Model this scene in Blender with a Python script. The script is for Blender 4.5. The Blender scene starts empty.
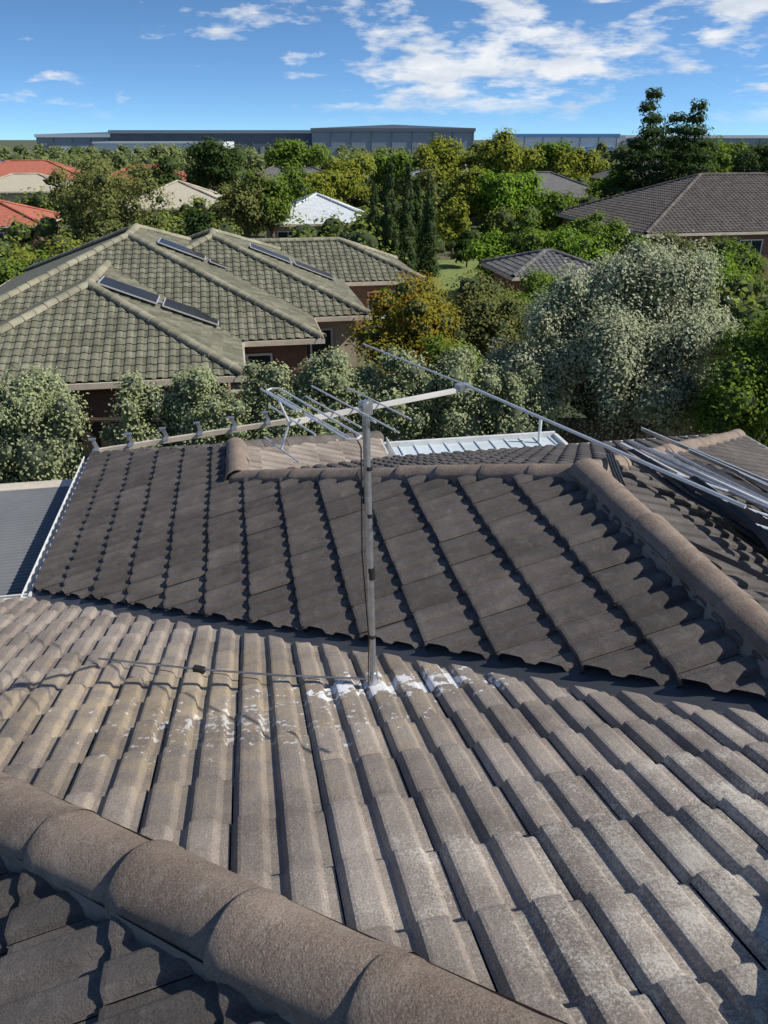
import bpy, bmesh, math, random
import numpy as np
from mathutils import Vector, Matrix
random.seed(7)
RNG=np.random.default_rng(11)
sc=bpy.context.scene
GZ=-8.4
AZ=math.radians(-10.4)
CA,SA=math.cos(AZ),-math.sin(AZ)
def W(p,q,z=0.0): return Vector((CA*p-SA*q, SA*p+CA*q, z))
col=sc.collection
# ---------------------------------------------------------------- helpers
def empty(name):
    e=bpy.data.objects.new(name,None); col.objects.link(e); return e
def mesh_obj(name,verts,faces,mats,parent=None,smooth=False,midx=None):
    me=bpy.data.meshes.new(name)
    me.from_pydata([tuple(v) for v in verts],[],faces)
    if not isinstance(mats,(list,tuple)): mats=[mats]
    for m in mats: me.materials.append(m)
    if midx is not None: me.polygons.foreach_set('material_index',midx)
    if smooth: me.polygons.foreach_set('use_smooth',[True]*len(me.polygons))
    me.update()
    o=bpy.data.objects.new(name,me); col.objects.link(o)
    if parent: o.parent=parent
    return o
class MB:
    def __init__(s): s.v=[];s.f=[];s.m=[]
    def add(s,v,f,m=0):
        n=len(s.v); s.v+= [tuple(x) for x in v]; s.f+=[tuple(i+n for i in q) for q in f]; s.m+=[m]*len(f)
    def box(s,c,ax,ay,az,m=0):
        c=Vector(c);ax=Vector(ax);ay=Vector(ay);az=Vector(az)
        vs=[c+ax*i+ay*j+az*k for i in(-1,1) for j in(-1,1) for k in(-1,1)]
        s.add(vs,[(0,1,3,2),(4,6,7,5),(0,4,5,1),(2,3,7,6),(0,2,6,4),(1,5,7,3)],m)
    def tube(s,a,b,r0,r1=None,n=10,m=0,caps=True):
        a=Vector(a);b=Vector(b); r1=r0 if r1 is None else r1
        d=(b-a).normalized(); u=d.cross(Vector((0,0,1)))
        if u.length<.01: u=d.cross(Vector((1,0,0)))
        u.normalize(); w=d.cross(u)
        vs=[]
        for P,r in((a,r0),(b,r1)):
            for i in range(n):
                t=2*math.pi*i/n; vs.append(P+(u*math.cos(t)+w*math.sin(t))*r)
        fs=[(i,(i+1)%n,n+(i+1)%n,n+i) for i in range(n)]
        if caps: fs+=[tuple(range(n))[::-1],tuple(range(n,2*n))]
        s.add(vs,fs,m)
    def path(s,pts,r,n=8,m=0):
        for a,b in zip(pts[:-1],pts[1:]): s.tube(a,b,r,r,n,m)
    def obj(s,name,mats,parent=None,smooth=False): return mesh_obj(name,s.v,s.f,mats,parent,smooth,s.m)
# ---------------------------------------------------------------- materials
def newmat(name):
    m=bpy.data.materials.new(name); m.use_nodes=True; nt=m.node_tree
    b=nt.nodes['Principled BSDF']; return m,nt,b
def N(nt,t,**k):
    n=nt.nodes.new(t)
    for a,v in k.items(): setattr(n,a,v)
    return n
def L(nt,a,b): nt.links.new(a,b)
def mathn(nt,op,a,b=None,clamp=False):
    n=N(nt,'ShaderNodeMath',operation=op,use_clamp=clamp)
    for i,x in enumerate((a,b)):
        if x is None: continue
        if hasattr(x,'links'): L(nt,x,n.inputs[i])
        else: n.inputs[i].default_value=x
    return n.outputs[0]
def mixc(nt,f,a,b,mode='MIX'):
    n=N(nt,'ShaderNodeMix',data_type='RGBA',blend_type=mode)
    for i,x in((0,f),(6,a),(7,b)):
        if hasattr(x,'links'): L(nt,x,n.inputs[i])
        elif i==0: n.inputs[0].default_value=x
        else: n.inputs[i].default_value=(*x,1) if len(x)==3 else x
    return n.outputs[2]
def noise(nt,vec,scale,detail=4,rough=.55):
    n=N(nt,'ShaderNodeTexNoise'); n.inputs['Scale'].default_value=scale
    n.inputs['Detail'].default_value=detail; n.inputs['Roughness'].default_value=rough
    if vec is not None: L(nt,vec,n.inputs['Vector'])
    return n.outputs[0]
def ramp(nt,f,lo,hi):
    n=N(nt,'ShaderNodeMapRange'); n.clamp=True; L(nt,f,n.inputs[0])
    n.inputs[1].default_value=lo; n.inputs[2].default_value=hi
    return n.outputs[0]
def ellmask(nt,vec,c,r):
    a=N(nt,'ShaderNodeVectorMath',operation='SUBTRACT'); L(nt,vec,a.inputs[0]); a.inputs[1].default_value=(c[0],c[1],0)
    b=N(nt,'ShaderNodeVectorMath',operation='MULTIPLY'); L(nt,a.outputs[0],b.inputs[0]); b.inputs[1].default_value=(1/r[0],1/r[1],0)
    l=N(nt,'ShaderNodeVectorMath',operation='LENGTH'); L(nt,b.outputs[0],l.inputs[0])
    return mathn(nt,'SUBTRACT',1.0,l.outputs['Value'])
def mat_tile(name,dark,light,weather=False,bump=.5,stain=(.3,.28,.24),stain_amt=.35,vary=.36,simple=False,speck=.45):
    m,nt,b=newmat(name)
    tc=N(nt,'ShaderNodeTexCoord').outputs['Object']
    geo=N(nt,'ShaderNodeNewGeometry')
    n1=noise(nt,tc,3.5,4,.6); n4=noise(nt,tc,13,5,.7)
    c=mixc(nt,ramp(nt,n1,.35,.68),dark,light)
    c=mixc(nt,mathn(nt,'MULTIPLY',ramp(nt,n4,.50,.72),stain_amt),c,stain)
    if not simple:
        n2=noise(nt,tc,170,4,.75)
        c=mixc(nt,mathn(nt,'MULTIPLY',ramp(nt,n2,.52,.72),speck),c,tuple(x*1.7 for x in light))
        c=mixc(nt,mathn(nt,'MULTIPLY',ramp(nt,n2,.48,.30),.6),c,tuple(x*.35 for x in dark))
    if weather:
        nm=noise(nt,tc,5,6,.7)
        k=ellmask(nt,tc,(-1.1,2.9),(2.5,1.5))
        f=mathn(nt,'ADD',k,mathn(nt,'MULTIPLY',mathn(nt,'SUBTRACT',noise(nt,tc,7,6,.75),.5),3.8))
        c=mixc(nt,mathn(nt,'MULTIPLY',ramp(nt,f,.35,1.1),.42),c,(.40,.30,.15))
        f=mathn(nt,'ADD',mathn(nt,'MULTIPLY',k,.5),mathn(nt,'MULTIPLY',mathn(nt,'SUBTRACT',noise(nt,tc,34,4,.75),.5),3.6))
        c=mixc(nt,mathn(nt,'MULTIPLY',ramp(nt,f,.85,1.1),.6),c,(.55,.40,.14))
        k=ellmask(nt,tc,(1.4,1.25),(1.6,1.3))
        f=mathn(nt,'ADD',mathn(nt,'MULTIPLY',k,.9),mathn(nt,'MULTIPLY',mathn(nt,'SUBTRACT',noise(nt,tc,110,4,.8),.5),3.2))
        f=mathn(nt,'ADD',f,mathn(nt,'MULTIPLY',mathn(nt,'SUBTRACT',nm,.5),2.6))
        c=mixc(nt,mathn(nt,'MULTIPLY',ramp(nt,f,.3,.9),.85),c,(.56,.52,.45))
        n11=noise(nt,tc,12,4,.6)
        k=ellmask(nt,tc,(0.06,2.96),(.80,.27))
        f=mathn(nt,'ADD',k,mathn(nt,'MULTIPLY',mathn(nt,'SUBTRACT',n11,.5),3.4))
        c=mixc(nt,ramp(nt,f,.64,.76),c,(.72,.73,.73))
        k=ellmask(nt,tc,(-.6,2.6),(1.7,.8))
        f=mathn(nt,'ADD',k,mathn(nt,'MULTIPLY',mathn(nt,'SUBTRACT',noise(nt,tc,24,3,.6),.5),3.6))
        c=mixc(nt,mathn(nt,'MULTIPLY',ramp(nt,f,1.08,1.2),.8),c,(.66,.66,.64))
    v=mathn(nt,'ADD',mathn(nt,'MULTIPLY',geo.outputs['Random Per Island'],vary),1-vary/2)
    hs=N(nt,'ShaderNodeHueSaturation'); L(nt,c,hs.inputs['Color']); L(nt,v,hs.inputs['Value'])
    L(nt,hs.outputs[0],b.inputs['Base Color'])
    b.inputs['Roughness'].default_value=.85
    b.inputs['Specular IOR Level'].default_value=.3
    if not simple:
        bp=N(nt,'ShaderNodeBump'); bp.inputs['Strength'].default_value=bump; bp.inputs['Distance'].default_value=.006
        L(nt,mathn(nt,'ADD',n2,noise(nt,tc,60,3,.6)),bp.inputs['Height']); L(nt,bp.outputs[0],b.inputs['Normal'])
    return m
def mat_simple(name,c,rough=.7,metal=0,var=.15,scale=4,bump=0,bscale=30):
    m,nt,b=newmat(name); tc=N(nt,'ShaderNodeTexCoord').outputs['Object']
    n=noise(nt,tc,scale,5,.6)
    cc=mixc(nt,ramp(nt,n,.3,.7),tuple(x*(1-var) for x in c),tuple(min(1,x*(1+var)) for x in c))
    L(nt,cc,b.inputs['Base Color']); b.inputs['Roughness'].default_value=rough; b.inputs['Metallic'].default_value=metal
    if bump:
        bp=N(nt,'ShaderNodeBump'); bp.inputs['Strength'].default_value=bump; bp.inputs['Distance'].default_value=.01
        L(nt,noise(nt,tc,bscale,4),bp.inputs['Height']); L(nt,bp.outputs[0],b.inputs['Normal'])
    return m
def mat_brick(name,c1,c2,mort):
    m,nt,b=newmat(name); tc=N(nt,'ShaderNodeTexCoord').outputs['Object']
    mp=N(nt,'ShaderNodeMapping'); L(nt,tc,mp.inputs[0]); mp.inputs['Rotation'].default_value=(math.radians(90),0,0)
    br=N(nt,'ShaderNodeTexBrick'); L(nt,mp.outputs[0],br.inputs[0]); br.inputs['Scale'].default_value=4.2
    br.inputs['Color1'].default_value=(*c1,1);br.inputs['Color2'].default_value=(*c2,1);br.inputs['Mortar'].default_value=(*mort,1)
    br.inputs['Mortar Size'].default_value=.02
    L(nt,br.outputs[0],b.inputs['Base Color']); b.inputs['Roughness'].default_value=.9
    return m
def mat_leaf(name,ca,cb,trans=.32,scale=.8,cc=None):
    m,nt,b=newmat(name); nt.nodes.remove(b)
    out=nt.nodes['Material Output']
    tc=N(nt,'ShaderNodeTexCoord').outputs['Object']; geo=N(nt,'ShaderNodeNewGeometry')
    f=mathn(nt,'ADD',mathn(nt,'MULTIPLY',geo.outputs['Random Per Island'],.6),mathn(nt,'MULTIPLY',ramp(nt,noise(nt,tc,scale,2),.3,.7),.5),True)
    c=mixc(nt,f,ca,cb)
    if cc: c=mixc(nt,ramp(nt,noise(nt,tc,scale*.6,2),.5,.62),c,cc)
    d=N(nt,'ShaderNodeBsdfDiffuse'); t=N(nt,'ShaderNodeBsdfTranslucent'); L(nt,c,d.inputs[0]); L(nt,c,t.inputs[0])
    mx=N(nt,'ShaderNodeMixShader'); mx.inputs[0].default_value=trans; L(nt,d.outputs[0],mx.inputs[1]); L(nt,t.outputs[0],mx.inputs[2])
    L(nt,mx.outputs[0],out.inputs[0]); return m
M_A=mat_tile('weathered_tile',(.205,.173,.148),(.345,.298,.256),True,speck=.55)
M_B=mat_tile('dark_tile',(.082,.072,.066),(.132,.116,.106),False,stain_amt=.4,stain=(.23,.21,.185))
M_CAP=mat_tile('ridge_cap_concrete',(.19,.145,.113),(.285,.225,.178),False,bump=.8,stain=(.42,.37,.30),stain_amt=.5,vary=.22,speck=.7)
M_MORT=mat_simple('mortar',(.22,.195,.17),.95,bump=.5)
M_UND=mat_simple('underlay',(.03,.028,.026),.9)
M_GREEN=mat_tile('olive_tile',(.13,.13,.09),(.205,.20,.145),False,stain=(.29,.28,.21),simple=True,vary=.45)
M_GCAP=mat_tile('olive_cap',(.24,.225,.155),(.33,.31,.22),False,simple=True)
M_BRN=mat_tile('brown_tile',(.095,.083,.075),(.145,.125,.11),False,simple=True)
M_GRY=mat_tile('grey_tile',(.11,.11,.11),(.17,.17,.17),False,simple=True)
M_RED=mat_tile('terracotta_tile',(.38,.11,.07),(.48,.16,.10),False,simple=True)
M_CRM=mat_tile('cream_tile',(.42,.38,.29),(.52,.47,.36),False,simple=True)
M_BRICK=mat_brick('red_brick',(.24,.10,.065),(.17,.075,.055),(.3,.26,.22))
M_BRICKC=mat_brick('cream_brick',(.5,.42,.3),(.42,.34,.24),(.45,.42,.38))
M_RENDER=mat_simple('cream_render',(.5,.44,.34),.85)
M_WHITE=mat_simple('white_paint',(.66,.67,.66),.5)
M_CREAM=mat_simple('cream_paint',(.6,.53,.42),.5)
M_BOOM=mat_simple('boom_metal',(.72,.69,.64),.45,.2)
M_GALV=mat_simple('galvanised',(.5,.52,.54),.38,.85,.2,25)
M_ALU=mat_simple('aluminium',(.74,.74,.73),.4,.5,.1,20)
M_DPL=mat_simple('black_plastic',(.02,.02,.02),.5)
M_VAL=mat_simple('valley_metal',(.075,.083,.095),.6,.3)
M_PATIO=mat_simple('patio_metal',(.19,.20,.21),.65,0,.15,1.5)
M_PATIO2=mat_simple('patio_metal_rib_shade',(.09,.094,.098),.7,0)  # darker copy of the patio metal: rib shading painted as colour
M_LITE=mat_simple('pale_sheet',(.56,.64,.68),.6,0,.12,1.2)
M_GLASS=mat_simple('window_glass',(.03,.04,.05),.08)
M_PV=mat_simple('solar_cell',(.02,.022,.03),.35)
M_BARK=mat_simple('bark',(.12,.09,.07),.95,0,.3,6,.6,12)
M_WHROOF=mat_simple('white_metal_roof',(.62,.66,.68),.45)
# ---------------------------------------------------------------- tiled roof plane
def profile(Wd,fine):
    half=Wd/2; pts=[]
    if fine:
        base=[(0,0),(.030,0),(.037,.004),(.045,.020),(.052,.0245),(.062,.026),(.090,.027),(.118,.026),(.128,.0235),(.137,.012),(.144,.001)]
        s=half/.15
        for k in range(2):
            for a,h in base: pts.append((k*half+a*s,h))
        pts.append((Wd,0))
    else:
        for a,h in [(0,0),(.28,0),(.38,.026),(.5,.036),(.75,.036),(.88,.022),(1,0)]: pts.append((a*Wd,h))
    return pts
def hsh(i,j,k): 
    x=math.sin(i*127.1+j*311.7+k*74.7)*43758.5453; return x-math.floor(x)
def tile_face(name,poly,z0,down,k,mat,parent,Wd=.30,E=.33,fine=True,lap=.028,org=None,jit=1.0,under=True):
    p0=Vector(z0); dn=Vector((down[0],down[1])); cn=Vector((-dn.y,dn.x)); Lf=math.sqrt(1+k*k)
    C=Vector((cn.x,cn.y,0)); D=Vector((dn.x,dn.y,-k))/Lf; Nn=C.cross(D)
    if Nn.z<0: Nn=-Nn
    loc=[((Vector(q)-p0.xy).dot(cn),(Vector(q)-p0.xy).dot(dn)*Lf) for q in poly]
    a0=min(x for x,_ in loc);a1=max(x for x,_ in loc);b0=min(y for _,y in loc);b1=max(y for _,y in loc)
    oa,ob=(a0,b1) if org is None else org
    cen=(sum(x for x,_ in loc)/len(loc),sum(y for _,y in loc)/len(loc))
    edges=[]
    n=len(loc)
    for i in range(n):
        x0,y0=loc[i];x1,y1=loc[(i+1)%n]; ex,ey=x1-x0,y1-y0; l=math.hypot(ex,ey); nx,ny=ey/l,-ex/l
        if (cen[0]-x0)*nx+(cen[1]-y0)*ny>0: nx,ny=-nx,-ny
        edges.append((x0,y0,nx,ny))
    pr=profile(Wd,fine); m=len(pr)
    V=[];F=[]
    i0=math.floor((a0-oa)/Wd)-1; i1=math.ceil((a1-oa)/Wd)+1
    j0=math.floor((ob-b1)/E)-1; j1=math.ceil((ob-b0)/E)+1
    for j in range(j0,j1):
        bf=ob-j*E
        for i in range(i0,i1):
            aa=oa+i*Wd; cx,cy=aa+Wd/2,bf-E/2
            if any((cx-x)*nx+(cy-y)*ny>.32 for x,y,nx,ny in edges): continue
            dh=(hsh(i,j,1)-.5)*.004*jit; db=(hsh(i,j,2)-.5)*.016*jit; tl=(hsh(i,j,3)-.5)*.006*jit; sk=(hsh(i,j,4)-.5)*.014*jit
            rows=[(bf-E-.015,0.0),(bf-.02,lap-.002),(bf-.005,lap-.003),(bf,lap-.008),(bf+.001,.001)] if fine else [(bf-E-.01,0.0),(bf,lap),(bf+.001,-.01)]
            base=len(V)
            for (bb,hh) in rows:
                for (ao,h) in pr:
                    hgt=h+hh+dh+tl*(ao/Wd-.5)
                    V.append(p0+C*(aa+ao*.984+sk*(bf-bb))+D*(bb+db)+Nn*hgt)
            for r in range(len(rows)-1):
                for c in range(m-1):
                    s=base+r*m+c; F.append((s,s+1,s+m+1,s+m))
    me=bpy.data.meshes.new(name); me.from_pydata([tuple(v) for v in V],[],F)
    bm=bmesh.new(); bm.from_mesh(me)
    for i,(x,y,nx,ny) in enumerate(edges):
        pt=p0+C*x+D*y; nd=(C*nx+Vector((dn.x,dn.y,0))*ny).normalized()
        e=Vector(poly[(i+1)%n])-Vector(poly[i]); hn=Vector((e.y,-e.x,0)).normalized()
        if hn.dot(nd)<0: hn=-hn
        bmesh.ops.bisect_plane(bm,geom=bm.verts[:]+bm.edges[:]+bm.faces[:],plane_co=pt,plane_no=hn,clear_outer=True)
    for v in bm.verts: v.co=W(v.co.x,v.co.y,v.co.z)
    bmesh.ops.recalc_face_normals(bm,faces=bm.faces[:])
    bm.to_mesh(me); bm.free()
    me.materials.append(mat)
    o=bpy.data.objects.new(name,me); col.objects.link(o); o.parent=parent
    if under:
        vs=[]
        for q in poly:
            z=p0.z-k*(Vector(q)-p0.xy).dot(dn); vs.append(W(q[0],q[1],z-.012))
        mesh_obj(name+'_underlay',vs,[tuple(range(n))],M_UND,parent)
    return o
def caps(name,a,b,mat,parent,r=.125,pitch=.40,flat=.72,lift=.02,mort=True,seg=14,start=0):
    a=Vector(a)+Vector((0,0,lift));b=Vector(b)+Vector((0,0,lift)); d=(b-a); Ln=d.length; d.normalize()
    s=d.cross(Vector((0,0,1))).normalized(); n=s.cross(d).normalized()
    mb=MB(); cnt=max(1,int(round(Ln/pitch))); pt=Ln/cnt
    for i in range(cnt):
        t0=i*pt-.03; t1=(i+1)*pt+.012
        jy=(hsh(i,3,5)-.5)*.018; jr=(hsh(i,7,2)-.5)*.008; jz=(hsh(i,8,4)-.5)*.012
        rows=[(t0,r*.90),(t0+.12,r*.93),(t1-.075,r*.965),(t1-.065,r*.99),(t1-.010,r*1.005),(t1-.002,r*.99),(t1,r*.9)]
        vs=[];
        for (t,rr) in rows:
            for k in range(seg+1):
                th=math.radians(-8+196*k/seg); rr2=rr+jr
                x=math.cos(th)*rr2; y=math.sin(th)*rr2*flat
                y+= .010*max(0,math.sin(th))**6
                vs.append(a+d*t+s*(x+jy*(1 if t>t0+.1 else -1))+n*(y+jz))
        m=seg+1
        fs=[(r_*m+c,r_*m+c+1,(r_+1)*m+c+1,(r_+1)*m+c) for r_ in range(len(rows)-1) for c in range(seg)]
        mb.add(vs,fs,0)
    if mort:
        vs=[];K=int(Ln/.05)+1
        for i in range(K+1):
            t=Ln*i/K
            for sx in(-1,1):
                j=(random.random()-.5)*.03
                vs.append(a+d*t+s*sx*(r*.97)+n*.012); vs.append(a+d*t+s*sx*(r*1.07+j)-n*.06)
        fs=[]
        for i in range(K):
            o=i*4; fs.append((o,o+1,o+5,o+4)); fs.append((o+2,o+6,o+7,o+3))
        mb.add(vs,fs,1)
    return mb.obj(name,[mat,M_MORT],parent,smooth=True)
# ---------------------------------------------------------------- OUR HOUSE
k=.364
house=empty('tiled_roof_house')
SH=.12
AP=(.886-SH,.562-SH,-1.544+k*SH); ZR=-2.017; ZE=-3.52; ZJ=-2.87
PE=AP[0]-(5.99-AP[1])
e=.07
tile_face('roof_slope_front',[(AP[0],AP[1]),(PE,5.99),(-1.945-e,5.99),(2.185-e,1.861)],AP,(0,1),k,M_A,house,org=(0.03,5.78))
tile_face('roof_slope_side',[(AP[0],AP[1]),(PE,5.99),(PE,-7),(AP[0],-7)],AP,(-1,0),k,M_B,house,org=(0.07,5.6))
oB=(0.0,4.13*math.sqrt(1+k*k))
e2=.12
tile_face('roof_slope_wing',[(-1.945,5.99+e2),(-.158,4.203+e2),(-.158,7.565),(-1.945,9.35)],(2.185,1.861,ZR),(-1,0),k,M_B,house,org=oB,lap=.036)
tile_face('roof_slope_wing_b',[(-.158,4.203+e2),(2.185,1.861+e2),(2.185,4.42),(-.158,6.763)],(2.185,1.861,ZR),(-1,0),k,M_B,house,org=oB,lap=.036)
tile_face('roof_slope_back',[(2.185,4.42),(-.158,6.763),(1.628,8.55),(6.31,8.55)],(2.185,4.42,ZR),(0,1),k,M_B,house)
tile_face('roof_slope_small',[(-.158,6.763),(-.158,7.565),(1.628,9.35),(1.628,8.55)],(-.158,6.763,ZJ),(1,0),k,M_A,house)
tile_face('roof_slope_end',[(-.158,7.565),(-1.945,9.35),(1.628,9.35)],(-.158,7.565,ZJ),(0,1),k,M_B,house)
tile_face('roof_slope_right',[(2.185,1.861),(2.185,4.42),(6.31,8.55),(6.31,1.861)],AP,(1,0),k,M_B,house,org=(0,5.6))
tile_face('roof_slope_right_b',[(AP[0],-7),(AP[0],AP[1]),(2.185,1.861),(6.31,1.861),(6.31,-7)],AP,(1,0),k,M_B,house,org=(0,5.6))
caps('hip_caps_near',W(*AP),W(PE,5.99,ZE),M_CAP,house,r=.124,pitch=.42,lift=.022,seg=20)
caps('hip_caps_right',W(*AP),W(2.185,1.861,ZR),M_CAP,house,r=.13,lift=.03)
caps('ridge_caps_behind',W(*AP),W(AP[0],-7,AP[2]),M_CAP,house,lift=.03)
caps('ridge_caps_wing',W(2.185,1.861,ZR),W(2.185,4.42,ZR),M_CAP,house,r=.11,lift=.02)
caps('hip_caps_wing',W(2.185,4.42,ZR),W(-.158,6.763,ZJ),M_CAP,house,r=.10,lift=.0)
caps('ridge_caps_small',W(-.158,7.565,ZJ),W(-.158,6.70,ZJ),M_CAP,house,r=.12,lift=.03)
caps('hip_caps_small',W(-.158,7.565,ZJ),W(1.628,9.35,ZE),M_B,house,r=.10,lift=.0)
caps('hip_caps_right_end',W(2.185,4.42,ZR),W(6.31,8.55,ZE),M_CAP,house,r=.10,lift=.0)
mb=MB()
def quad(pts,m=0): mb.add(pts,[(0,1,2,3)],m)
a=Vector((-1.945,5.99,ZE)); b=Vector((2.185,1.861,ZR)); up=.006; fl=.3
quad([W(a.x,a.y,a.z+up),W(b.x,b.y,b.z+up),W(b.x-fl,b.y,b.z+up+.002),W(a.x-fl,a.y,a.z+up+.002)])
quad([W(a.x,a.y,a.z+up),W(b.x,b.y,b.z+up),W(b.x,b.y+fl,b.z+up+.002),W(a.x,a.y+fl,a.z+up+.002)])
mb.obj('valley_flashing',[M_VAL],house)
mb=MB()
def gutter(p0,p1,out,z=ZE,m=0,w=.09):
    a=W(p0[0],p0[1],z-.06);b=W(p1[0],p1[1],z-.06); o=W(out[0],out[1],0); d=(b-a); mid=(a+b)/2
    mb.box(mid+o*(.02),d/2,o*.01,Vector((0,0,.08)),m)
    mb.box(mid+o*(.03+w/2)-Vector((0,0,.05)),d/2,o*w/2,Vector((0,0,.006)),m)
    mb.box(mid+o*(.03+w)-Vector((0,0,.0)),d/2,o*.005,Vector((0,0,.05)),m)
    mb.tube(a+o*(.03+w)+Vector((0,0,.05)),b+o*(.03+w)+Vector((0,0,.05)),.008,m=m)
gutter((-1.945,5.99),(-1.945,9.35),(-1,0),w=.07)
gutter((PE,5.99),(-1.95,5.99),(0,1))
gutter((PE,-7),(PE,5.99),(-1,0))
gutter((-1.945,9.35),(1.628,9.35),(0,1))
gutter((1.628,8.7),(1.628,9.35),(1,0))
gutter((1.75,8.55),(6.31,8.55),(0,1))
gutter((6.31,-7),(6.31,8.55),(1,0))
mb.obj('gutters',[M_WHITE],house)
mb=MB()
def wallbox(mb,p0,p1,q0,q1,zt,m=0,zb=GZ-.1):
    vs=[W(p,q,z) for z in(zb,zt) for (p,q) in((p0,q0),(p1,q0),(p1,q1),(p0,q1))]
    mb.add(vs,[(0,1,5,4),(1,2,6,5),(2,3,7,6),(3,0,4,7),(4,5,6,7)],m)
wallbox(mb,-4.05,5.8,-6.9,5.5,ZE-.12)
wallbox(mb,-1.45,1.1,5.5,8.9,ZE-.12)
wallbox(mb,1.1,5.8,5.5,8.1,ZE-.12)
mb.obj('brick_walls',[M_BRICK],house)
mb=MB()
P0=W(-1.95,9.42,-3.50);P1=W(.55,9.42,-3.24)
mb.box((P0+P1)/2,(P1-P0)/2,W(0,.025),Vector((0,0,.03)))
mb.obj('patio_beam',[M_CREAM],house)
mb=MB()
for i in range(6):
    t=.02+i*.17; c=P0.lerp(P1,t)+Vector((0,0,.01))
    mb.box(c+Vector((0,0,.07)),W(.022,0),W(0,.012),Vector((-.03,0,.075)))
    mb.box(c+W(.0,-.06,.0)+Vector((0,0,.03)),W(.03,0),W(0,.08),Vector((0,0,.005)))
    mb.box(c+W(-.03,0)+Vector((0,0,.15)),W(.04,0),W(0,.03),Vector((0,0,.007)))
mb.obj('roof_brackets',[M_GALV],house)
# ---------------------------------------------------------------- patio roofs
patio=empty('patio_roof')
mb=MB(); z=-3.80
p0,p1,q0,q1=-9,-2.07,6.1,9.05
nr=44
hs=[0,0,.03,.03]
for i in range(nr*4):
    qa=q0+(q1-q0)*i/(nr*4); qb=q0+(q1-q0)*(i+1)/(nr*4); h0=hs[i%4];h1=hs[(i+1)%4]
    mb.add([W(p0,qa,z+h0-.12),W(p1,qa,z+h0),W(p1,qb,z+h1),W(p0,qb,z+h1-.12)],[(0,1,2,3)],0 if i%4 in(1,2) else 1)  # pans and one rib flank get the painted shade colour
mb.obj('corrugated_sheet',[M_PATIO,M_PATIO2],patio)
mb=MB()
mb.box(W((p0+p1)/2,q1+.10,z-.02),W((p1-p0)/2,0),W(0,.11),Vector((0,0,.045)),0)
mb.box(W((p0+p1)/2,q0-.05,z-.08),W((p1-p0)/2,0),W(0,.04),Vector((0,0,.09)),1)
mb.box(W(-2.5,q0-.12,z+.04),W(.25,0),W(0,.09),Vector((0,0,.09)),1)
mb.tube(W(-2.3,q0-.1,z+.05),W(-2.05,5.95,z+.1),.04,m=1)
for q in(q0,q1):
    for p in(-8.8,-5.5,-2.3): mb.tube(W(p,q,GZ),W(p,q,z-.05),.045,m=1)
mb.obj('patio_frame',[M_CREAM,M_WHITE],patio)
aw=empty('flat_awning')
mb=MB(); az_=-4.0
mb.box(W(3.05,9.35,az_),W(1.35,0,0),W(0,.75),Vector((0,0,.03)),0)
for i in range(12): mb.box(W(1.85+i*.225,9.35,az_+.035),W(.012,0),W(0,.75),Vector((0,0,.012)),0)
mb.box(W(3.05,10.13,az_+.03),W(1.38,0,0),W(0,.025),Vector((0,0,.07)),1)
mb.box(W(4.43,9.35,az_+.02),W(.025,0,0),W(0,.75),Vector((0,0,.06)),1)
for p in(1.9,4.2): mb.tube(W(p,10.0,GZ),W(p,10.0,az_-.04),.04,m=1)
mb.tube(W(4.1,9.9,az_),W(4.1,9.9,az_+.4),.022,m=1)
mb.obj('awning_sheet',[M_LITE,M_WHITE],aw)
# ---------------------------------------------------------------- ANTENNA
ant=empty('tv_antenna')
Mb=Vector((-.05,2.98,-2.40)); Mt=Vector((-.075,2.98,-.95))
mb=MB()
mb.tube(Mb-Vector((0,0,.03)),Mt,.0155,n=16)
mb.tube(Mb+Vector((-.006,0,.62)),Mb+Vector((-.008,0,.68)),.018,n=16,m=1)
mb.tube(Mb+Vector((-.001,0,.0)),Mb+Vector((-.001,0,.10)),.026,.02,n=14,m=0)
mb.tube(Mb+Vector((0,0,-.03)),Mb+Vector((0,0,.02)),.075,.03,n=14,m=0)
for zz in(.30,.93,1.15): mb.tube(Mb+Vector((-.003-.01*zz,0,zz)),Mb+Vector((-.003-.01*zz,0,zz+.018)),.0175,n=14,m=1)
mb.obj('mast',[M_GALV,M_DPL],ant,smooth=False)
bx=Vector((.848,.530,0)).normalized(); ex=Vector((.530,-.848,0)).normalized(); H=Mt+Vector((0,0,-.03))
mb=MB()
A=H-bx*.34; B=H+bx*.50
mb.box((A+B)/2,(B-A)/2,ex*.009,Vector((0,0,.009)))
mb.box(H+Vector((0,0,0)),bx*.022,ex*.022,Vector((0,0,.026)),1)
mb.path([H+ex*.03+Vector((0,0,-.03)),H+ex*.03+bx*.03+Vector((0,0,-.06)),H-ex*.03+bx*.03+Vector((0,0,-.06)),H-ex*.03+Vector((0,0,-.03))],.004,m=1)
mb.box(H+bx*.49+Vector((0,0,.010)),bx*.028,ex*.02,Vector((0,0,.014)),1)
mb.obj('boom',[M_BOOM,M_GALV],ant)
mb=MB()
E0=H+bx*.5+Vector((0,0,.02))
mb.tube(E0-ex*.86,E0,.0045,n=8); mb.tube(E0,E0+ex*1.38+Vector((0,0,-.03)),.0065,n=8)
for s,l in((-.33,.20),(-.24,.30),(-.15,.22),(-.06,.34),(.06,.24)):
    c=H+bx*s+Vector((0,0,.012)); mb.tube(c-ex*l*1.05,c+ex*l,.0036,n=8)
c=H-bx*.28+Vector((0,0,.03)); l=.34
pts=[c-ex*.02,c-ex*l,c-ex*(l+.02)+bx*.03,c-ex*l+bx*.06,c+ex*l+bx*.06,c+ex*(l+.02)+bx*.03,c+ex*l,c+ex*.02]
mb.path(pts,.0042)
c=H-bx*.34
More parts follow.
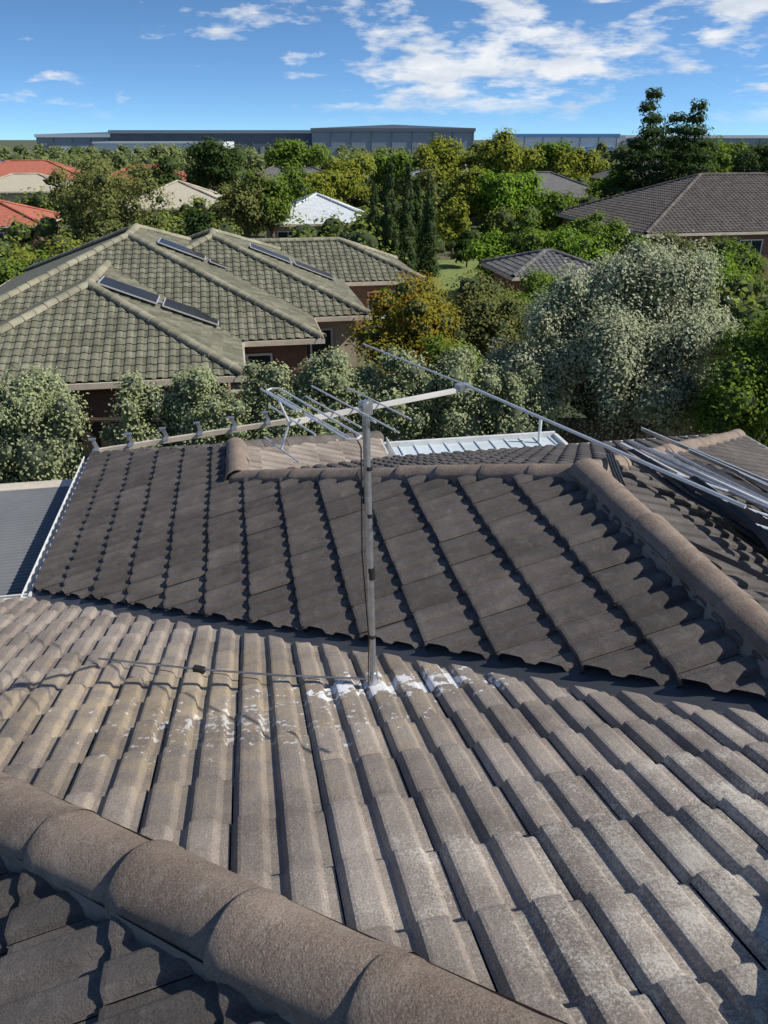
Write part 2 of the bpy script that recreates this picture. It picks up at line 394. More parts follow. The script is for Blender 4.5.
for zz in(-.1,.1):
    mb.tube(c,c-bx*.04+Vector((0,0,zz)),.005)
    mb.tube(c-bx*.04+Vector((0,0,zz))-ex*.16,c-bx*.04+Vector((0,0,zz))+ex*.16,.0036)
mb.obj('elements',[M_ALU],ant)
cu=[H-bx*.12+Vector((0,0,-.02)),H-bx*.06+Vector((0,0,-.09)),Mt+Vector((-.020,0,-.2)),Mt+Vector((-.022,-.008,-.7)),Mb+Vector((-.021,-.01,.3)),Mb+Vector((-.026,-.02,.05))]
mb=MB(); mb.path(cu,.003,m=0); mb.obj('coax_cable',[M_DPL],ant)
def zA(x,y):
    q=-SA*x+CA*y; return AP[2]-k*(q-AP[1])
rod=[(-1.62,3.56),(-.97,3.27),(-.5,3.10),(-.09,2.99)]
mb=MB(); pts=[Vector((x,y,zA(x,y)+.068)) for x,y in rod]
mb.path(pts,.0055); 
c=pts[1]; mb.box(c,Vector((.03,-.01,0)),Vector((.004,.014,0)),Vector((0,0,.014)),1)
mb.obj('loose_rod',[M_GALV,M_DPL],ant)
# ---------------------------------------------------------------- pool heating strips + pipes on the right slope
pile=empty('pool_heating_pipes')
def zG(x,y):
    p=CA*x+SA*y; return AP[2]-k*(p-AP[0])
mb=MB()
def onG(x,y,h=.07): return Vector((x,y,zG(x,y)+h))
R2=random.Random(3)
for i in range(9):
    o=i*.055+R2.random()*.03; l0=R2.random()*.25
    a_=onG(1.72+o*.9+l0*.3,5.45+o*.25-l0*.5,.13+R2.random()*.09); b_=onG(2.95+o*.8+R2.random()*.3,4.15+o*.4-R2.random()*.3,.14+R2.random()*.14)
    mb.tube(a_,b_,.010+R2.random()*.005,n=10,m=0 if i%3 else 1)
for i in range(4):
    a_=onG(2.0+i*.12,4.85-i*.34,.19); b_=onG(3.7+i*.1,5.0-i*.3,.18); mb.tube(a_,b_,.011,n=8,m=0)
for i in range(4):
    a_=onG(2.3+i*.35,6.5-i*.25,.14); b_=onG(4.6+i*.1,5.6-i*.5,.14); mb.box((a_+b_)/2,(b_-a_)/2,Vector((0,.02,0)),Vector((0,0,.015)),0)
mb.obj('metal_pipes',[M_GALV,M_WHITE],pile)
mb=MB()
for i in range(22):
    x0=1.56+i*.075+R2.random()*.06; y0=5.0-i*.04+R2.random()*.25; x1=x0+.40+R2.random()*.5; y1=y0-1.25-R2.random()*.6
    hh=.12+.025*(i%4)
    A_=onG(x0,y0,hh); B_=onG(x1,y1,hh); d=(B_-A_); s=d.cross(Vector((0,0,1))).normalized()
    bend=(R2.random()-.35)*.4
    vs=[];K=16
    for t in range(K+1):
        c=A_.lerp(B_,t/K)+Vector((0,0,.018*math.sin(t/K*9+i)))+s*bend*math.sin(t/K*3.1)
        for a in range(8):
            vs.append(c+s*(a-3.5)*.010+Vector((0,0,1))*(.009 if a%2 else 0))
    mb.add(vs,[(t*8+a,t*8+a+1,(t+1)*8+a+1,(t+1)*8+a) for t in range(K) for a in range(7)],0)
for i in range(18):
    if i%5==4: continue
    A_=onG(2.5+i*.14,6.1+i*.02,.09); B_=onG(3.0+i*.14,4.8-i*.0,.09); d=(B_-A_); s=d.cross(Vector((0,0,1))).normalized()
    mb.box((A_+B_)/2,d/2,s*.035,Vector((0,0,.006)))
mb.obj('black_strips',[mat_simple('dark_rubber',(.038,.036,.035),.5,0,.4,8)],pile,smooth=False)
# ---------------------------------------------------------------- generic houses
RECTS=[]
def windows(mb,p0,p1,q,zb,n):
    for i in range(n):
        pc=p0+(p1-p0)*(i+.5)/n; w=.8;h=.6
        mb.box(W(pc,q-.02,zb+h),W(w,0),W(0,.03),Vector((0,0,h)),2)
        for s in(-1,0,1): mb.box(W(pc+s*w,q-.05,zb+h),W(.035,0),W(0,.03),Vector((0,0,h+.035)),3)
        for s in(-1,1): mb.box(W(pc,q-.053,zb+h+s*h),W(w,0),W(0,.03),Vector((0,0,.035)),3)
def block(parent,nm,p1,q0,w,d,ze,kk,tm,cm,wm,Wd=.30,E=.33,metal=False,ov=.5,win=2,capr=.14,faces='FRLB'):
    p0=p1-w;q1=q0+d
    RECTS.append((p0,p1,q0,q1))
    h=min(w,d)/2; zr=ze+kk*h
    if w<=d: ra=((p0+p1)/2,q0+h);rb=((p0+p1)/2,q1-h)
    else: ra=(p0+h,(q0+q1)/2);rb=(p1-h,(q0+q1)/2)
    if w<=d:
        FF=[(p0,q0),(p1,q0),ra]; BB=[(p0,q1),(p1,q1),rb]; RR=[(p1,q0),(p1,q1),rb,ra]; LL=[(p0,q0),(p0,q1),rb,ra]
        hips=[((p0,q0),ra),((p1,q0),ra),((p0,q1),rb),((p1,q1),rb)]
    else:
        FF=[(p0,q0),(p1,q0),rb,ra]; BB=[(p0,q1),(p1,q1),rb,ra]; RR=[(p1,q0),(p1,q1),rb]; LL=[(p0,q0),(p0,q1),ra]
        hips=[((p0,q0),ra),((p1,q0),rb),((p0,q1),ra),((p1,q1),rb)]
    for poly,dn,z0,tg in((FF,(0,-1),(p0,q0,ze),'F'),(BB,(0,1),(p0,q1,ze),'B'),(RR,(1,0),(p1,q0,ze),'R'),(LL,(-1,0),(p0,q0,ze),'L')):
        if len(poly)==4 and (Vector(poly[2])-Vector(poly[3])).length<.02: poly=poly[:3]
        if metal or tg not in faces:
            vs=[W(a,b,z0[2]-kk*((a-z0[0])*dn[0]+(b-z0[1])*dn[1])) for a,b in poly]
            mesh_obj(nm+'_roof_'+tg,vs,[tuple(range(len(vs)))],tm,parent)
        else: tile_face(nm+'_roof_'+tg,poly,z0,dn,kk,tm,parent,Wd=Wd,E=E,fine=False,lap=.032,jit=1.0)
    for i,(c,r) in enumerate(hips): caps(nm+'_hip',W(r[0],r[1],zr+.02),W(c[0],c[1],ze+.02),cm,parent,r=capr,pitch=.42,mort=False,seg=6,lift=.02)
    if abs(w-d)>.3: caps(nm+'_ridge',W(ra[0],ra[1],zr+.02),W(rb[0],rb[1],zr+.02),cm,parent,r=capr,mort=False,seg=6,lift=.02)
    mb=MB(); wallbox(mb,p0+ov,p1-ov,q0+ov,q1-ov,ze+.05,0)
    zz=ze-.08
    for (a,b) in(((p0,q0),(p1,q0)),((p0,q1),(p1,q1)),((p0,q0),(p0,q1)),((p1,q0),(p1,q1))):
        A_=W(*a,zz);B_=W(*b,zz); d_=(B_-A_)/2; nn=d_.cross(Vector((0,0,1))).normalized()
        mb.box((A_+B_)/2,d_+d_.normalized()*.058,nn*.055,Vector((0,0,.08)),1)
    mb.add([W(a,b,ze-.1) for a,b in((p0,q0),(p1,q0),(p1,q1),(p0,q1))],[(0,1,2,3)],1)
    if win: windows(mb,p0+ov,p1-ov,q0+ov,ze-1.75,win)
    mb.obj(nm+'_walls',[wm,M_CREAM,M_GLASS,M_WHITE],parent)
    return zr
gh=empty('green_tiled_house')
KG=.404; ZG=-5.9
block(gh,'wing_a',-.04,21.16,9.05,14,ZG,KG,M_GREEN,M_GCAP,M_BRICK,capr=.17,faces='FR',win=2)
block(gh,'wing_b',2.58,25.15,13.0,16,ZG,KG,M_GREEN,M_GCAP,M_BRICK,capr=.17,faces='FR',win=3)
block(gh,'wing_c',4.72,28.5,11.3,13,ZG,KG,M_GREEN,M_GCAP,M_RENDER,capr=.17,faces='FR',win=3)
block(gh,'wing_d',8.51,35.85,14,7.07,ZG,KG,M_GREEN,M_GCAP,M_BRICK,capr=.17,faces='FR',win=5)
mb=MB()
def panel(p,q,zr,pr,ln=1.62,wd=1.0):
    z=lambda pp: zr-KG*(pp-pr)
    c=W(p+ln/2,q+wd/2,z(p+ln/2)+.15); a=(W(p+ln,q,z(p+ln))-W(p,q,z(p)))/2; b=W(0,wd/2); n=a.cross(b).normalized(); n=n if n.z>0 else -n
    mb.box(c,a,b,n*.02,1); mb.box(c+n*.004,a*.96,b*.95,n*.02,0)
    mb.box(c-n*.05,a*1.1,b.normalized()*.03,n*.03,1)
for pp in(-4.3,-2.45): panel(pp,25.7+(.0),-4.07,-4.565,1.7,1.35)
for pp in(-2.9,-1.05): panel(pp,31.75,-3.27,-3.92,1.7,1.35)
for pp in(.6,2.45): panel(pp,34.3,-3.62,-.93,1.7,1.35)
mb.obj('solar_panels',[M_PV,M_ALU],gh)
def PQ(x,y): return (CA*x+SA*y,-SA*x+CA*y)
def hblock(name,x,y,w,d,ze,kk,tm,cm,wm,**kw):
    h=empty(name); p,q=PQ(x,y); block(h,'house',p+w/2,q,w,d,ze,kk,tm,cm,wm,**kw); return h
hblock('brown_tiled_house',26,52,20,15,-5.3,.40,M_BRN,M_BRN,M_BRICK,faces='FLR',win=4)
hblock('brown_tiled_house',8.9,39,5.4,5,-6.05,.33,M_GRY,M_GRY,M_BRICK,faces='FLR',win=1)
hblock('grey_roof_house',18.5,88,13,11,-5.6,.40,M_GRY,M_GRY,M_BRICKC,metal=True)
hblock('white_roof_house',-4.6,62,9.0,9,-5.8,.40,M_WHROOF,M_WHROOF,M_BRICKC,metal=True,win=3)
hblock('cream_roof_house',-19.6,78,11,11,-5.9,.38,M_CRM,M_CRM,M_BRICK,metal=True)
hblock('red_roof_house',-33,64,12,9,-6.2,.36,M_RED,M_RED,M_BRICK,metal=True)
hblock('red_roof_house',-50,115,18,13,-5.2,.36,M_RED,M_RED,M_BRICK,metal=True)
hblock('cream_roof_house',-43,98,12,9,-5.6,.38,M_CRM,M_CRM,M_BRICKC,metal=True)
hblock('red_roof_house',-31,108,13,10,-5.0,.35,M_RED,M_RED,M_BRICK,metal=True)
hblock('grey_roof_house',-62,128,16,11,-5.0,.36,M_GRY,M_GRY,M_BRICKC,metal=True)
hblock('grey_roof_house',-12,112,13,10,-4.9,.36,M_GRY,M_GRY,M_BRICKC,metal=True)
hblock('white_roof_house',12,118,14,10,-4.9,.34,M_WHROOF,M_WHROOF,M_BRICKC,metal=True)
hblock('grey_roof_house',38,112,14,11,-4.9,.38,M_GRY,M_GRY,M_BRICK,metal=True)
# ---------------------------------------------------------------- fence
mb=MB()
y0=19.1
for i in range(130):
    x=-16+i*.24; mb.box((x,y0+.02*(i%2),GZ+.9),(.118,0,0),(0,.012,0),(0,0,.95))
mb.box((-.4,y0-.04,GZ+1.8),(15.6,0,0),(0,.02,0),(0,0,.03))
mb.obj('paling_fence',[mat_simple('fence_timber',(.13,.085,.06),.9,0,.3,3)])
# ---------------------------------------------------------------- foliage
def leafset(pos,nrm,size,rng,asp=.5):
    n=len(pos); r=rng.normal(size=(n,3)); nrm=nrm/np.linalg.norm(nrm,axis=1,keepdims=True)
    t=np.cross(nrm,r); t/=np.linalg.norm(t,axis=1,keepdims=True); b=np.cross(nrm,t)
    s=size*rng.uniform(.6,1.3,(n,1))
    v=np.stack([pos-t*s*.5,pos+b*s*asp*.5+nrm*s*.08,pos+t*s*.5,pos-b*s*asp*.5+nrm*s*.08],1).reshape(-1,3)
    return v
def crown(clumps,n,rng,size,jit=.8,asp=.6,shell=(.5,1.08)):
    c=np.array([x[0] for x in clumps]); r=np.array([x[1] for x in clumps])
    if r.ndim==1: r=np.repeat(r[:,None],3,1)
    wgt=(r.prod(1))**(2/3); idx=rng.choice(len(c),n,p=wgt/wgt.sum())
    d=rng.normal(size=(n,3)); d[:,2]+=.25; d/=np.linalg.norm(d,axis=1,keepdims=True)
    rad=rng.uniform(shell[0],shell[1],(n,1))+np.where(rng.random((n,1))<.12,rng.uniform(0,.3,(n,1)),0)
    pos=c[idx]+d*r[idx]*rad
    nrm=d+rng.normal(size=(n,3))*jit*.5+np.array([.35,-.2,.55])
    return leafset(pos,nrm,size,rng,asp)
ICO=None
def ico():
    global ICO
    if ICO is None:
        bm=bmesh.new(); bmesh.ops.create_icosphere(bm,subdivisions=2,radius=1)
        ICO=(np.array([v.co[:] for v in bm.verts]),np.array([[v.index for v in f.verts] for f in bm.faces])); bm.free()
    return ICO
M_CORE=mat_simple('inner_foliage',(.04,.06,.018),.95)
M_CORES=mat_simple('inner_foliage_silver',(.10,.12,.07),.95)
def build_foliage(name,leafv,clumps,tubes,leafmat,core=.62,rng=RNG,coremat=None):
    V=[leafv]; nl=len(leafv)//4
    F4=np.arange(nl*4).reshape(-1,4); off=nl*4; loops=[F4.ravel()]; tot=[np.full(nl,4)]; mi=[np.zeros(nl,int)]
    iv,ifc=ico()
    if core:
        for c,r in clumps:
            rr=np.array([r,r,r]) if np.isscalar(r) else np.array(r)
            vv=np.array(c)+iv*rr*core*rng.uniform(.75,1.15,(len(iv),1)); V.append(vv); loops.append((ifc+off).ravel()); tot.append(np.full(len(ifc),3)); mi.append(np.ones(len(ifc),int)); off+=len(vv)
    mb=MB()
    for a,b,r0,r1 in tubes: mb.tube(a,b,r0,r1,n=7)
    if mb.v:
        V.append(np.array(mb.v))
        for f in mb.f:
            loops.append(np.array(f)+off); tot.append(np.array([len(f)])); mi.append(np.array([2]))
    V=np.concatenate(V); lp=np.concatenate(loops); tt=np.concatenate(tot); mi=np.concatenate(mi)
    me=bpy.data.meshes.new(name); me.vertices.add(len(V)); me.vertices.foreach_set('co',V.ravel().astype(np.float32))
    me.loops.add(len(lp)); me.loops.foreach_set('vertex_index',lp.astype(np.int32))
    me.polygons.add(len(tt)); st=np.concatenate([[0],np.cumsum(tt)[:-1]]); me.polygons.foreach_set('loop_start',st.astype(np.int32)); me.polygons.foreach_set('loop_total',tt.astype(np.int32))
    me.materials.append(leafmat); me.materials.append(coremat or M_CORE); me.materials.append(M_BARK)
    me.polygons.foreach_set('material_index',mi.astype(np.int32)); me.update(calc_edges=True); me.validate()
    o=bpy.data.objects.new(name,me); col.objects.link(o)
    return o
LG=mat_leaf('leaf_green',(.085,.15,.022),(.22,.31,.05))
LD=mat_leaf('leaf_dark',(.035,.065,.022),(.09,.135,.04))
LY=mat_leaf('leaf_yellowgreen',(.17,.20,.025),(.36,.38,.06))
LO=mat_leaf('leaf_olive',(.11,.13,.04),(.26,.27,.09))
LS=mat_leaf('leaf_silver',(.30,.335,.20),(.52,.55,.37),.25,1.2)
LH=mat_leaf('leaf_hedge',(.26,.30,.14),(.42,.47,.25),.25,1.5)
LA=mat_leaf('leaf_autumn',(.19,.20,.025),(.36,.30,.05),.35,1.2,(.44,.20,.03))
LB=mat_leaf('leaf_bright',(.12,.23,.02),(.26,.40,.05))
def tree(name,x,y,h,w,mat,n=4000,size=.25,seed=0,bole=.22,nc=22,cr=(.24,.40),fl=.5,core=.55,sparse=False):
    rng=np.random.default_rng(seed+int(abs(x*13)+y*7)); z0=GZ
    cz=z0+h*(bole+(1-bole)*.5); rz=h*(1-bole)*.5; rw=w/2
    cl=[]
    for i in range(nc):
        d=rng.normal(size=3); d/=np.linalg.norm(d); rr=rng.uniform(.35,.85)
        c=np.array([x,y,cz])+d*np.array([rw,rw,rz])*rr
        r=rng.uniform(*cr)*rw*(1.0 if not sparse else .75)
        cl.append((c,np.array([r,r,r*rng.uniform(.65,.95)])))
    if not sparse: cl.append((np.array([x,y,cz]),np.array([rw*.6,rw*.6,rz*.65])))
    lv=crown(cl,int(n*1.3),rng,size)
    tb=[]; top=Vector((x+rng.normal()*.1,y,z0+h*(bole+.12))); tb.append((Vector((x,y,z0-.1)),top,.03*h,.02*h))
    for c,r in cl[:9]: tb.append((top-Vector((0,0,.06*h*rng.random())),Vector(c),.013*h,.004*h))
    build_foliage(name,lv,cl,tb,mat,core=core,rng=rng)
def bx_(u): return (u-384)/835.0
def T(name,u,Y,vz,w,mat,**k):
    x=bx_(u)*Y; h=-GZ+vz*Y
    tree(name,x,Y,h,w,mat,size=k.pop('size',max(.1,Y*.0042)),**k)
T('eucalyptus_tree',108,56,-.012,8.2,LO,n=4500,sparse=True,nc=34,core=.3,seed=1)
T('tree',70,60,-.028,5,LO,n=2500,sparse=True,core=.35,seed=4)
T('tree',213,105,.004,8,LD,n=3500,seed=2)
T('tree',245,60,-.030,5.0,LO,n=3500,seed=3)
T('tree',272,61,-.020,5.5,LG,n=3500,seed=33)
T('tree',298,118,.010,9,LG,n=3500,seed=5)
T('tree',345,90,-.014,7.5,LY,n=3500,seed=6)
T('tree',318,84,-.030,6,LY,n=3000,seed=16)
T('tree',392,105,-.010,6.5,LG,n=3000,seed=7)
T('tree',440,100,.002,8,LY,n=3500,seed=8)
T('tree',497,98,.013,9.2,LY,n=4500,seed=9)
T('tree',470,76,-.028,6,LY,n=3500,seed=10)
T('tree',510,74,-.030,7.5,LB,n=4500,seed=110)
T('tree',545,125,.000,9,LG,n=3500,seed=11)
T('tree',575,122,-.010,8,LY,n=3000,seed=12)
T('tree',455,62,-.062,3.6,LY,n=2000,seed=13)
T('tree',755,68,.015,7,LD,n=4000,seed=14)
T('tree',700,90,-.004,8,LG,n=3000,seed=15)
T('tree',620,84,-.02,6,LG,n=3000,seed=17)
T('tree',195,56,-.070,2.6,LD,n=1800,seed=18)
T('tree',160,100,-.02,7,LD,n=2600,seed=19)
T('tree',40,42,-.112,6,LY,n=5500,seed=21,bole=.1)
T('tree',5,38,-.13,5,LG,n=4000,seed=22,bole=.1)
T('tree',95,50,-.09,4,LO,n=2500,seed=23,bole=.1)
T('tree',70,46,-.115,4,LO,n=2500,seed=231,bole=.1)
T('shrub',500,46,-.098,4.0,LB,n=3500,seed=24,bole=.05)
T('shrub',540,46,-.082,4.8,LG,n=3500,seed=25,bole=.05)
T('shrub',580,44,-.088,4.6,LB,n=3000,seed=26,bole=.05)
T('shrub',470,58,-.10,2.4,LD,n=1500,seed=27,bole=.05)
T('shrub',385,47,-.14,3.0,LG,n=2500,seed=28,bole=.05)
T('autumn_tree',420,25.5,-.155,4.3,LA,n=10000,seed=29,bole=.1,size=.12,nc=34)
T('tree',496,27,-.155,4.8,LO,n=10000,seed=30,bole=.08,size=.12,nc=34)
T('shrub',525,33,-.158,3.6,LG,n=6000,seed=301,bole=.05,size=.15)
T('shrub',560,35,-.15,4.0,LG,n=6000,seed=302,bole=.05,size=.15)
T('shrub',460,22.5,-.21,3.0,LG,n=6000,seed=31,bole=.05,size=.11)
T('shrub',395,30,-.165,2.4,LG,n=3000,seed=32,bole=.05,size=.14)
T('tree',800,16.5,-.12,3.6,LG,n=14000,seed=34,bole=.05,size=.10,nc=34)
T('tree',300,100,-.028,6,LD,n=2500,seed=35)
T('tree',420,84,-.03,5,LO,n=2500,seed=36)
T('tree',560,66,-.05,4.5,LG,n=2500,seed=37)
T('tree',720,122,.006,8,LG,n=2500,seed=39)
T('shrub',600,50,-.075,4.5,LG,n=3000,seed=40,bole=.05)
T('shrub',650,46,-.10,4.5,LG,n=3000,seed=401,bole=.05)
T('shrub',690,46,-.10,4.5,LO,n=3000,seed=41,bole=.05)
T('shrub',750,44,-.10,4.5,LG,n=3000,seed=42,bole=.05)
T('shrub',720,40,-.12,4.5,LB,n=3000,seed=43,bole=.05)
def cone_tree(name,x,y,h,w,mat,n,size,tiers=None,seed=1,top=1.0):
    rng=np.random.default_rng(seed); cl=[]
    K=tiers or 9
    for i in range(K):
        t=(i+.5)/K; r=w/2*((1-t)**.6*1.0+.08) if tiers is None else w/2*((1-t)**.7+.12)*rng.uniform(.8,1.15)
        m=3 if tiers is None else 7
        for j in range(m):
            a=rng.uniform(0,6.28); rr=r*(.35 if tiers is None else rng.uniform(.2,.8))
            cl.append((np.array([x+math.cos(a)*rr,y+math.sin(a)*rr,GZ+.3+t*h]),np.array([r*.62,r*.62,h/K*(.9 if tiers is None else .6)])))
    lv=crown(cl,n,rng,size,asp=.4)
    build_foliage(name,lv,cl,[(Vector((x,y,GZ-.1)),Vector((x,y,GZ+h)),.02*h,.01)],mat,core=.6 if tiers is None else .45,rng=rng)
for u,Y,vz,w,s in((374,54,-.055,1.9,1),(390,53,-.030,2.1,2),(408,54,-.030,2.0,3),(430,52,-.042,1.8,4),(418,56,-.05,1.7,5)):
    cone_tree('pencil_pine',bx_(u)*Y,Y,-GZ+vz*Y,w,LD,2400,.2,seed=s)
cone_tree('pine_tree',bx_(640)*80,80,12.2,7.4,LD,6500,.42,tiers=12,seed=8)
cone_tree('pine_tree',bx_(688)*78,78,11.2,6.6,LD,6500,.42,tiers=11,seed=9)
cone_tree('pine_tree',bx_(668)*86,86,10.4,6.4,LD,4500,.42,tiers=10,seed=10)
def shrub_cols(cols,seed,rr=.5):
    rng=np.random.default_rng(seed); cl=[]
    for x,y,r,zt in cols:
        h=zt-GZ
        for i in range(36):
            a=rng.uniform(0,6.28); t=rng.uniform(.05,1); rad=r*math.sqrt(max(.05,1-max(0,(t-.55)/.45)**2.4))*rng.uniform(.2,.85)
            cr=r*rng.uniform(.20,.38)
            cl.append((np.array([x+math.cos(a)*rad,y+math.sin(a)*rad*.9,GZ+t*(h-cr*.8)]),np.array([cr,cr,cr*rng.uniform(.8,1.2)])))
        cl.append((np.array([x,y,GZ+h*.45]),np.array([r*.72,r*.65,h*.45])))
    return cl
rng=np.random.default_rng(5)
cols=[(-11.4,17.3,1.4,-4.8),(-9.7,17.3,1.4,-4.75),(-8.0,17.0,1.55,-4.7),(-5.85,17.2,1.1,-4.85),(-4.35,17.3,1.25,-4.6),(-2.8,17.4,1.3,-4.5),(-1.3,17.6,1.35,-4.3),(.3,17.7,1.35,-4.2),(1.9,17.8,1.3,-4.3),(3.2,17.6,1.2,-4.7)]
cl=shrub_cols(cols,5)
lv=crown(cl,120000,rng,.078,jit=1.0)
build_foliage('hedge',lv,cl,[(Vector((c[0],c[1],GZ)),Vector((c[0],c[1],GZ+1.6)),.06,.03) for c in cols],LH,core=.66,coremat=M_CORES)
cl=[]
rng=np.random.default_rng(21)
X0,Y0=6.35,19.6
for i in range(160):
    d=rng.normal(size=3); d/=np.linalg.norm(d); d[2]=abs(d[2])*1.0-.35*rng.random()
    rr=rng.uniform(.45,.95); c=np.array([X0,Y0,GZ+2.8])+d*np.array([3.55,2.9,3.95])*rr
    c[2]=max(c[2],GZ+.6); r=rng.uniform(.26,.66); cl.append((c,np.array([r,r,r*rng.uniform(.9,1.4)])))
cl.append((np.array([X0,Y0,GZ+2.9]),np.array([2.3,2.0,2.8])))
lv=crown(cl,135000,rng,.085,jit=1.1,shell=(.45,1.16))
build_foliage('silver_shrub',lv,cl,[(Vector((X0,Y0,GZ)),Vector((X0+.3,Y0,GZ+2.5)),.14,.08)]+[(Vector((X0,Y0,GZ+.8)),Vector(c[0]),.06,.02) for c in cl[:14]],LS,core=.62,rng=rng,coremat=M_CORES)
rng=np.random.default_rng(9); cl=[]
def inrect(x,y,mg=1.0):
    p,q=PQ(x,y)
    return any(a-mg<p<b+mg and c-mg<q<d+mg for a,b,c,d in RECTS) or (1.5<x<12 and 30<y<63)
tries=0
while len(cl)<900 and tries<6000:
    tries+=1
    Y=rng.uniform(30,122); x=rng.uniform(-.6,.62)*Y
    if inrect(x,Y,1.6): continue
    h=rng.uniform(1.6,4.2)*(.8 if Y<50 else 1.15)
    for j in range(4):
        r=rng.uniform(.7,1.5)*(.8 if Y<50 else 1.3); cl.append((np.array([x+rng.normal()*1.0,Y+rng.normal()*1.0,GZ+max(.3,h-r*rng.uniform(.9,2))]),np.array([r,r,r*.9])))
lv=crown(cl,75000,rng,.33)
build_foliage('garden_shrubs',lv,cl,[],mat_leaf('leaf_garden',(.08,.13,.025),(.28,.33,.07),.3,.12),core=.6,rng=rng)
rng=np.random.default_rng(77); cl=[]
for i in range(350):
    Y=rng.uniform(132,340); x=rng.uniform(-.62,.62)*Y; h=rng.uniform(4.6,7.3)*(1 if rng.random()<.9 else 1.2)
    for j in range(3):
        r=rng.uniform(1.5,3.0); cl.append((np.array([x+rng.normal()*2.2,Y+rng.normal()*2,GZ+h-r*rng.uniform(.95,1.8)]),np.array([r*1.2,r*1.2,r])))
    cl.append((np.array([x,Y,GZ+2]),np.array([2.6,2.6,2.6])))
lv=crown(cl,80000,rng,.9)
build_foliage('distant_trees',lv,cl,[],mat_leaf('leaf_far',(.10,.145,.045),(.27,.31,.11),.3,.05),core=.65,rng=rng)
# ---------------------------------------------------------------- warehouses
M_WH1=mat_simple('warehouse_dark',(.13,.16,.20),.6); M_WH2=mat_simple('warehouse_mid',(.26,.31,.37),.6); M_WHW=mat_simple('warehouse_white',(.7,.74,.78),.5); M_BLUE=mat_simple('blue_panel',(.10,.28,.6),.5)
def warehouse(name,x0,x1,y,zt,ma,mb_,gable=0):
    mb=MB(); mb.box(((x0+x1)/2,y+30,(zt+GZ)/2),((x1-x0)/2,0,0),(0,30,0),(0,0,(zt-GZ)/2),0)
    mb.box(((x0+x1)/2,y-.3,zt-.7),((x1-x0)/2+.5,0,0),(0,.4,0),(0,0,.7),1)
    nb=int((x1-x0)/9)
    for i in range(nb):
        x=x0+(i+.5)*(x1-x0)/nb
        mb.box((x,y-.2,GZ+2.4),(2.2,0,0),(0,.25,0),(0,0,2.4),1 if i%3 else 2)
        mb.box((x+4,y-.15,(zt+GZ)/2-.8),(.12,0,0),(0,.2,0),(0,0,(zt-GZ)/2-.8),2)
    if gable:
        mb.add([(x0,y-.1,zt),(x1,y-.1,zt),((x0+x1)/2,y-.1,zt+gable),(x0,y+60,zt),(x1,y+60,zt),((x0+x1)/2,y+60,zt+gable)],[(0,1,2),(0,2,5,3),(1,4,5,2),(3,5,4)],0)
    mb.obj(name,[ma,mb_,M_WH1])
warehouse('warehouse',-175,-100,430,2.0,M_WH2,M_WHW,gable=1.0)
warehouse('warehouse',-128,-32,400,3.6,M_WH1,M_WH2)
warehouse('warehouse',-32,40,380,4.2,M_WH2,M_WH1,gable=1.4)
warehouse('warehouse',62,118,430,2.2,M_WHW,M_BLUE)
warehouse('warehouse',122,200,430,1.6,M_WH2,M_WHW)
mb=MB(); mb.box((-90,352,-3.4),(26,0,0),(0,12,0),(0,0,2.3)); mb.box((-90,339.8,-1.4),(26.3,0,0),(0,.3,0),(0,0,.3))
mb.obj('office_building',[M_WHW])
# ---------------------------------------------------------------- ground
m,nt,b=newmat('ground'); tc=N(nt,'ShaderNodeTexCoord').outputs['Object']
c=mixc(nt,ramp(nt,noise(nt,tc,.05,6,.6),.4,.6),(.06,.085,.03),(.16,.14,.08))
c=mixc(nt,ramp(nt,noise(nt,tc,.9,6,.7),.4,.7),c,(.05,.07,.025)); L(nt,c,b.inputs['Base Color']); b.inputs['Roughness'].default_value=.95
g=mesh_obj('ground',[(-4000,-500,GZ),(4000,-500,GZ),(4000,6000,GZ),(-4000,6000,GZ)],[(0,1,2,3)],m)
mesh_obj('lawn',[(2.5,44,GZ+.004),(9.5,44,GZ+.004),(11.5,62,GZ+.004),(4,62,GZ+.004)],[(0,1,2,3)],mat_simple('lawn_grass',(.18,.23,.06),.95,0,.3,2))
# ---------------------------------------------------------------- world, sun, camera
sunaz,sunel=math.radians(98),math.radians(41)
w=bpy.data.worlds.new('World'); sc.world=w; w.use_nodes=True; nt=w.node_tree
bg=nt.nodes['Background']; bg.inputs[1].default_value=.10
tcg=N(nt,'ShaderNodeTexCoord').outputs['Generated']; sp=N(nt,'ShaderNodeSeparateXYZ'); L(nt,tcg,sp.inputs[0])
zz=mathn(nt,'MAXIMUM',sp.outputs[2],0.0); z2=mathn(nt,'ADD',mathn(nt,'MULTIPLY',zz,2.8),.09)
cb=N(nt,'ShaderNodeCombineXYZ'); L(nt,sp.outputs[0],cb.inputs[0]); L(nt,sp.outputs[1],cb.inputs[1]); L(nt,z2,cb.inputs[2])
nm=N(nt,'ShaderNodeVectorMath',operation='NORMALIZE'); L(nt,cb.outputs[0],nm.inputs[0])
sky=N(nt,'ShaderNodeTexSky',sky_type='NISHITA'); sky.sun_disc=False; sky.sun_elevation=sunel; sky.sun_rotation=sunaz; sky.dust_density=.4; sky.ozone_density=2.5; sky.air_density=1.0
L(nt,nm.outputs[0],sky.inputs[0])
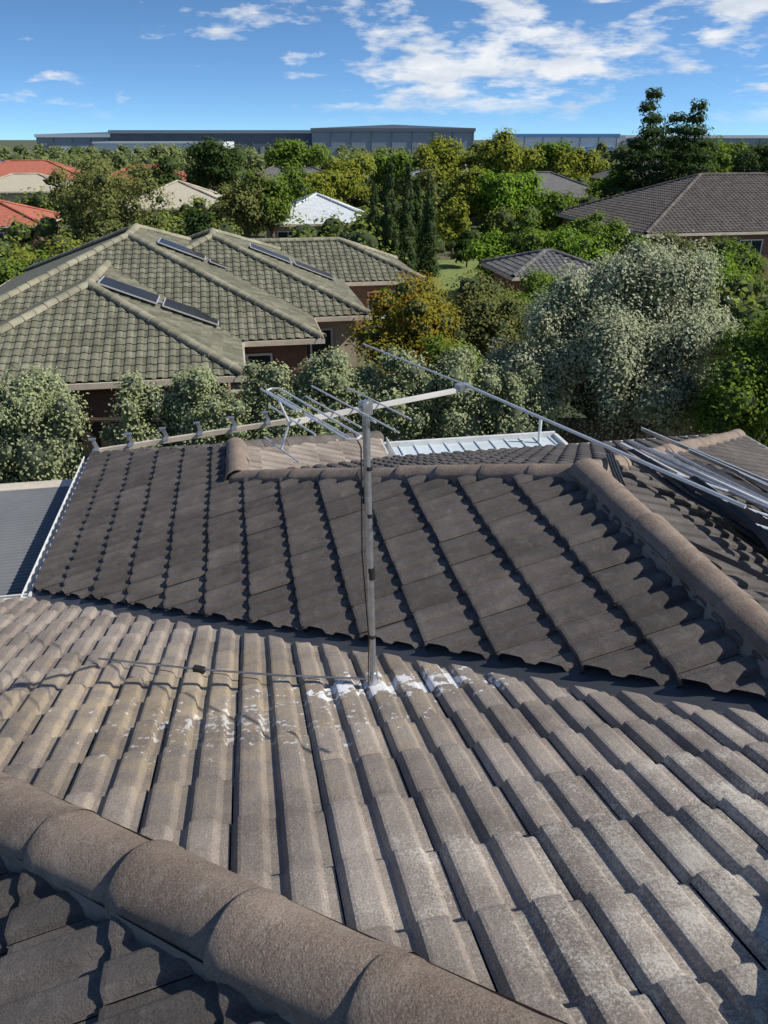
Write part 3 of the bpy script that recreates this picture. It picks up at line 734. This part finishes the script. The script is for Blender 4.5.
cv=N(nt,'ShaderNodeVectorMath',operation='MULTIPLY'); L(nt,tcg,cv.inputs[0]); cv.inputs[1].default_value=(1,1,3.4)
cv2=N(nt,'ShaderNodeVectorMath',operation='ADD'); L(nt,cv.outputs[0],cv2.inputs[0]); cv2.inputs[1].default_value=(3.1,.4,.2)
n1=noise(nt,cv2.outputs[0],10.0,9,.60); n2=noise(nt,cv2.outputs[0],3.0,3,.5)
xm=ramp(nt,sp.outputs[0],-.16,.12)
zf=mathn(nt,'MULTIPLY',ramp(nt,sp.outputs[2],.012,.045),ramp(nt,sp.outputs[2],.6,.2))
f=mathn(nt,'ADD',n1,mathn(nt,'MULTIPLY',mathn(nt,'SUBTRACT',n2,.5),.35))
f=mathn(nt,'ADD',f,mathn(nt,'MULTIPLY',xm,.15))
f=mathn(nt,'MULTIPLY',ramp(nt,f,.58,.70),zf)
f=mathn(nt,'MULTIPLY',f,.92)
tint=mixc(nt,ramp(nt,sp.outputs[2],.1,.5),(1.1,1.5,1.75),(.85,.95,1.1))
skc=mixc(nt,1.0,sky.outputs[0],tint,'MULTIPLY')
cc=mixc(nt,ramp(nt,noise(nt,cv2.outputs[0],14,5,.6),.35,.65),(6.6,7.2,8.1),(9.6,9.7,9.8))
L(nt,mixc(nt,f,skc,cc),bg.inputs[0])
sd=bpy.data.lights.new('sun','SUN'); sd.energy=5.0; sd.angle=math.radians(.5); sd.color=(1,.94,.85)
so=bpy.data.objects.new('sun',sd); col.objects.link(so)
S=Vector((math.sin(sunaz)*math.cos(sunel),math.cos(sunaz)*math.cos(sunel),math.sin(sunel)))
so.rotation_euler=S.to_track_quat('Z','Y').to_euler(); so.location=S*30
cd=bpy.data.cameras.new('camera'); co=bpy.data.objects.new('camera',cd); col.objects.link(co)
co.location=(0,0,0); co.rotation_euler=(math.radians(90-25.9),0,0)
cd.sensor_fit='VERTICAL'; cd.sensor_height=36; cd.lens=27.03; cd.clip_start=.05; cd.clip_end=9000
sc.camera=co
sc.view_settings.view_transform='Standard'; sc.view_settings.look='None'; sc.view_settings.exposure=0
